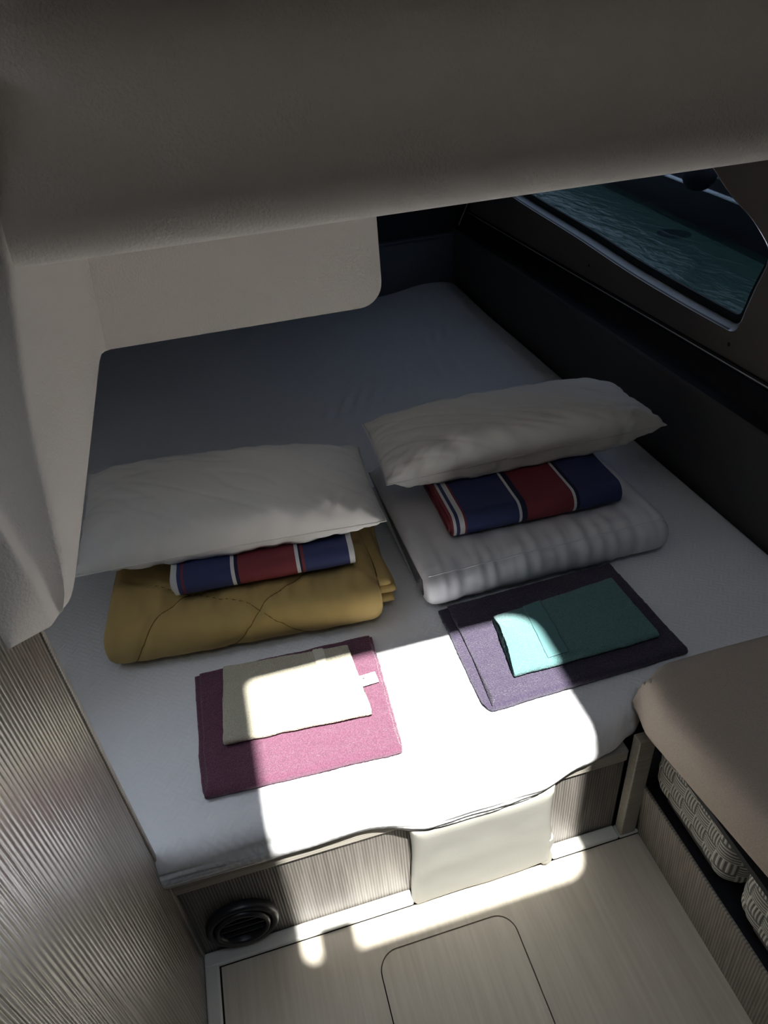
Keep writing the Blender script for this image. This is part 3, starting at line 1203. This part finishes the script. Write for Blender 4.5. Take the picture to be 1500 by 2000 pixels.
# pale grey duvet
dv = empty('folded_duvet', (0.97, 0.70, 0.415))
tag(dv, 'folded pale grey duvet at the bottom of the right stack', 'duvet')
LD = 0.645
placeD = rot_place(0.970, 0.432, math.radians(0.5), -LD / 2, LD, 0.412)
DT = 0.052
pathD = u_path(0.50, 0.0, DT * 0.5 + 0.001, 0.108 - DT * 0.5, 0.008, 0.50, 14)
sD = 0.545


def duvet_disp(u, s, side):
    x = u * LD
    d = 0.003 * nz(x * 7, s * 7, 14) + 0.002 * nz(x * 22, s * 6, 19)
    g = math.exp(-((s - sD) / 0.05) ** 2)
    d += 0.008 * nz(x * 40, s * 5, 12) * g + 0.007 * nz(x * 24, s * 3, 22) * math.exp(-((s - 0.64) / 0.07) ** 2)
    d -= 0.006 * math.exp(-((s - sD) / 0.006) ** 2)
    ee = math.exp(-(x / 0.06) ** 2)
    d += 0.010 * nz(s * 26, 3.3, 5) * ee
    return d * smooth01((s - 0.36) / 0.1)


ribbon('duvet_cover', pathD, DT, M['duvet'], placeD, 130, dv, 0.05, disp=duvet_disp, end_min=0.05)
seam_tube('piped_seam', [(x, sD) for x in np.linspace(0.012, LD - 0.012, 80)], pathD, DT, placeD, M['duvet'], dv, duvet_disp, LD, 0.0015, 0.0018)


# ---- pillows: two faces sewn along a seam, plump in the middle, pinched at the corners
def pillow(name, label, c, top, bot, pu, pv, bow, lean, zmin, seed, nu=120, nv=76):
    """c: seam corners near-left, near-right, far-right, far-left"""
    u, v = np.meshgrid(np.linspace(-1, 1, nu), np.linspace(-1, 1, nv), indexing='ij')
    uu, vv = u * (1 - bow * (1 - v ** 2) * np.abs(u)), v * (1 - 1.6 * bow * (1 - u ** 2) * np.abs(v))
    a, b = ((uu + 1) / 2)[..., None], ((vv + 1) / 2)[..., None]
    c = [np.array(q) for q in c]
    P = c[0] * (1 - a) * (1 - b) + c[1] * a * (1 - b) + c[2] * a * b + c[3] * (1 - a) * b
    th = np.clip(1 - np.abs(u) ** pu, 0, 1) ** 0.55 * np.clip(1 - np.abs(v) ** pv, 0, 1) ** 0.55
    X = np.stack([P, P])
    X[0, ..., 2] += top * th
    X[1, ..., 2] -= bot * th
    X[..., 1] -= lean * th
    # slack cloth: creases gathered towards the seams and corners
    for f in (0, 1):
        nn = np.cross(np.gradient(X[f], axis=0), np.gradient(X[f], axis=1))
        nn /= np.linalg.norm(nn, axis=-1, keepdims=True) + 1e-9
        for i in range(1, nu - 1):
            for j in range(1, nv - 1):
                p, q = i / (nu - 1), j / (nv - 1)
                ef = math.exp(-(min(q, 1 - q) / 0.26) ** 2)
                es = math.exp(-(min(p, 1 - p) / 0.13) ** 2)
                cr = math.exp(-((p - 0.14) ** 2 + (q - 0.12) ** 2) / 0.03) + math.exp(-((p - 0.88) ** 2 + (q - 0.15) ** 2) / 0.025)
                d = 0.008 * ef * nz(p * 17 + q * 4, q * 4, seed) + 0.006 * es * nz(p * 6, q * 15, seed + 4) + 0.005 * nz(p * 5 + q * 3, q * 3 - p * 2, seed + 8)
                d += 0.007 * cr * nz(p * 30 - q * 14, q * 6 + p * 4, seed + 12) - 0.003 * max(0.0, 1 - abs(nz(p * 7 + q * 6, q * 2.5, seed + 20)) * 9)
                X[f, i, j] += nn[i, j] * d * (1 if f == 0 else -1)
    X[..., 2] = np.maximum(X[..., 2], zmin)
    vs = [tuple(p) for p in X[0].reshape(-1, 3)]
    fs = grid_faces(nu, nv)
    idx = {}
    for i in range(nu):
        for j in range(nv):
            if i in (0, nu - 1) or j in (0, nv - 1):
                idx[i, j] = i * nv + j
            else:
                idx[i, j] = len(vs)
                vs.append(tuple(X[1, i, j]))
    for i in range(nu - 1):
        for j in range(nv - 1):
            fs.append((idx[i, j], idx[i, j + 1], idx[i + 1, j + 1], idx[i + 1, j]))
    o = add_mesh(name, vs, fs, M['pillow'])
    tag(o, label, 'pillow', 'white pillows topping the folded bedding')
    rim = [(i, 0) for i in range(nu)] + [(nu - 1, j) for j in range(1, nv)] + [(i, nv - 1) for i in range(nu - 2, -1, -1)] + [(0, j) for j in range(nv - 2, -1, -1)]
    sm = tube('edge_seam', [X[0][r] for r in rim], 0.0016, M['pillow'], None, 6)
    sm.parent = o
    return o


pillow('pillow', 'plump white pillow on top of the mustard blanket stack',
       [(-0.128, 0.613, 0.597), (0.592, 0.526, 0.625), (0.606, 0.850, 0.645), (-0.110, 1.008, 0.635)], 0.095, 0.05, 3.0, 3.3, 0.02, 0.022, 0.588, 3)
pillow('pillow', 'plump white pillow on top of the grey duvet stack',
       [(0.634, 0.676, 0.622), (1.405, 0.654, 0.638), (1.354, 0.884, 0.665), (0.641, 0.952, 0.655)], 0.095, 0.06, 3.0, 3.5, 0.015, 0.035, 0.594, 9)


# ---- towels
def quad_place(c, z0, wave=0.0, seed=0, D=0.3):
    """c: near-left, near-right, far-right, far-left corners (x, y); section y in metres of depth D"""
    c = [Vector(p) for p in c]

    def place(u, y, z):
        v = y / D
        p = c[0].lerp(c[1], u).lerp(c[3].lerp(c[2], u), v)
        k = 0.0025 * nz(u * 5, v * 5, seed)
        return (p.x + k, p.y + 0.0025 * nz(u * 6 + 9, v * 4, seed) + wave * math.sin(u * PI) * (v - 0.3), z0 + z)
    return place


def towel(name, label, c, z0, D, lay, mat, seed, x0b=0.0, x0t=0.0, x1b=1.0, x1t=1.0, wave=0.0, puff=0.0, nx=110, lift=0.0):
    """two-layer folded towel with its fold in front"""
    flat = quad_place(c, z0, wave, seed, D)

    def pl(u, y, z):
        # the upper layer gapes at the open end
        up = lift * math.exp(-(u / 0.18) ** 2) * max(0.0, math.sin(PI * min(1, max(0, y / D)))) * smooth01((z - lay * 0.9) / (lay * 0.3))
        return flat(u, y, z + up)

    h = 2 * lay + puff
    path = u_path(D, 0.0, lay * 0.5, h - lay * 0.5, 0.004, D - 0.004, 10)

    def dsp(u, s, side):
        d = 0.0012 * nz(u * 12, s * 40, seed) + 0.0009 * nz(u * 150, s * 400, seed + 3) + 0.0006 * nz(u * 300, s * 800, seed + 5)
        return d
    o = ribbon(name, path, lay * 0.95, mat, pl, nx, None, 0.012, x0=lambda s: lerp(x0b, x0t, smooth01((s - 0.45) / 0.1)) + 0.004 * nz(s * 60, 1, seed),
               x1=lambda s: lerp(x1b, x1t, smooth01((s - 0.45) / 0.1)) + 0.004 * nz(s * 60, 4, seed), disp=dsp, end_min=0.35)
    tag(o, label, 'towel')
    return o, pl


ZB = 0.4125
pink, _ = towel('bath_towel', 'folded magenta bath towel on the mattress under the cream hand towel',
                [(0.092, 0.078), (0.484, 0.060), (0.500, 0.375), (0.094, 0.388)], ZB, 0.315, 0.0095, M['pink'], 11, x0b=0.0, x0t=0.03, x1b=1.0, x1t=0.985)
navy, _ = towel('bath_towel', 'folded dark purple bath towel on the mattress under the teal hand towel',
                [(0.668, 0.096), (1.140, 0.105), (1.130, 0.416), (0.672, 0.404)], ZB, 0.32, 0.010, M['navy'], 21, x0b=0.0, x0t=0.05, x1b=1.0, x1t=0.99)
ZT = ZB + 0.0215
cream, plc = towel('hand_towel', 'folded cream hand towel with a zigzag band on the magenta towel',
                   [(0.145, 0.172), (0.444, 0.150), (0.437, 0.345), (0.162, 0.372)], ZT, 0.20, 0.0075, M['cream'], 31, puff=0.001, nx=90)
teal, plt = towel('hand_towel', 'folded teal hand towel with its open end facing left on the purple towel',
                  [(0.752, 0.146), (1.092, 0.148), (1.088, 0.345), (0.775, 0.316)], ZT, 0.185, 0.0075, M['teal'], 41, nx=90,
                  puff=0.004, lift=0.024)


def band(name, parent, pl, u0, u1, v0, v1, z, mat, zig=False):
    secs = []
    for u in np.linspace(u0, u1, 14):
        sec = []
        for v in np.linspace(v0, v1, 70):
            sec.append(pl(u, v, z + 0.0008 * math.sin(PI * (u - u0) / (u1 - u0)) + (0.0010 * math.sin(v * 700 + abs((u - u0) / (u1 - u0) * 4 % 2 - 1) * 5) if zig else 0)))
        secs.append(sec)
    o = loft(name, secs, mat)
    sd = o.modifiers.new('solid', 'SOLIDIFY')
    sd.thickness = 0.0012
    sd.offset = -1
    o.parent = parent
    return o


band('woven_band', cream, plc, 0.715, 0.80, 0.012, 0.197, 0.0178, M['cream_band'], True)
band('woven_band', teal, plt, 0.235, 0.385, 0.012, 0.182, 0.0215, M['teal_band'])
tg = box('care_tag', (0, 0, 0), (0.045, 0.030, 0.0006), M['tag'])
tg.matrix_world = Matrix.Translation((0.434, 0.224, ZT + 0.0035)) @ Matrix.Rotation(math.radians(3), 4, 'Z')
tg.parent = cream
tg['label'] = 'white care tag'
ik = box('printed_mark', (0.014, 0.018, 0.0006), (0.019, 0.023, 0.0010), M['ink'])
ik.parent = tg

# ---- cord hanging in the far corner
cd = tube('cord', [(1.568, 2.70, 0.690), (1.580, 2.70, 0.715), (1.598, 2.70, 0.75), (1.622, 2.70, 0.80), (1.64, 2.70, 0.90), (1.65, 2.70, 1.2), (1.64, 2.70, 1.43)], 0.0025, M['cord'])
tag(cd, 'thin pale cord hanging in the dark far corner above the mattress', 'cord')

# ---- boat moored alongside
bt = empty('boat', (4.3, 4.4, 0.1))
tag(bt, 'black hulled boat with white stripes moored across the water outside the window', 'boat')


def along(y):
    return lerp(4.126, 3.814, (y - 5.719) / (3.094 - 5.719))


def hull_sec(y):
    x = along(y)
    return [(x + 0.10, y, -0.2), (x, y, 0.1), (x - 0.03, y, 0.25), (x - 0.05, y, 0.45), (x - 0.05, y, 0.56), (x - 0.03, y, 0.585), (x + 0.2, y, 0.60), (x + 1.6, y, 0.62)]


loft('hull', [hull_sec(y) for y in np.linspace(-2, 10, 30)], M['boat_hull'], bt)


def stripe(z0, z1, dx):
    return [[(along(y) - dx, y, z) for z in (z0, z1)] + [(along(y) - dx + 0.02, y, z1), (along(y) - dx + 0.02, y, z0)] for y in np.linspace(-2, 10, 30)]


loft('stripe', stripe(0.355, 0.378, 0.052), M['boat_white'], bt, True, True)
loft('stripe', stripe(0.470, 0.60, 0.075), M['boat_white'], bt, True, True)
fd = empty('boat_fender', (3.64, 3.68, 0.42))
tag(fd, 'round black fender hanging against the moored boat outside the window', 'fender')
secs = []
for i in range(25):
    a = -0.5 * PI + PI * i / 24
    r = 0.115 * math.cos(a) ** 0.8 + 0.002
    secs.append([(3.64 + r * math.cos(b), 3.68 + r * math.sin(b), 0.555 + 0.13 * math.sin(a)) for b in np.linspace(0, 2 * PI, 24, endpoint=False)])
loft('fender_body', secs, M['boat_hull'], fd, True, True)
tube('rope', [(3.64, 3.68, 0.68), (3.65, 3.68, 0.72), (3.66, 3.68, 0.80)], 0.012, M['cord'], fd)
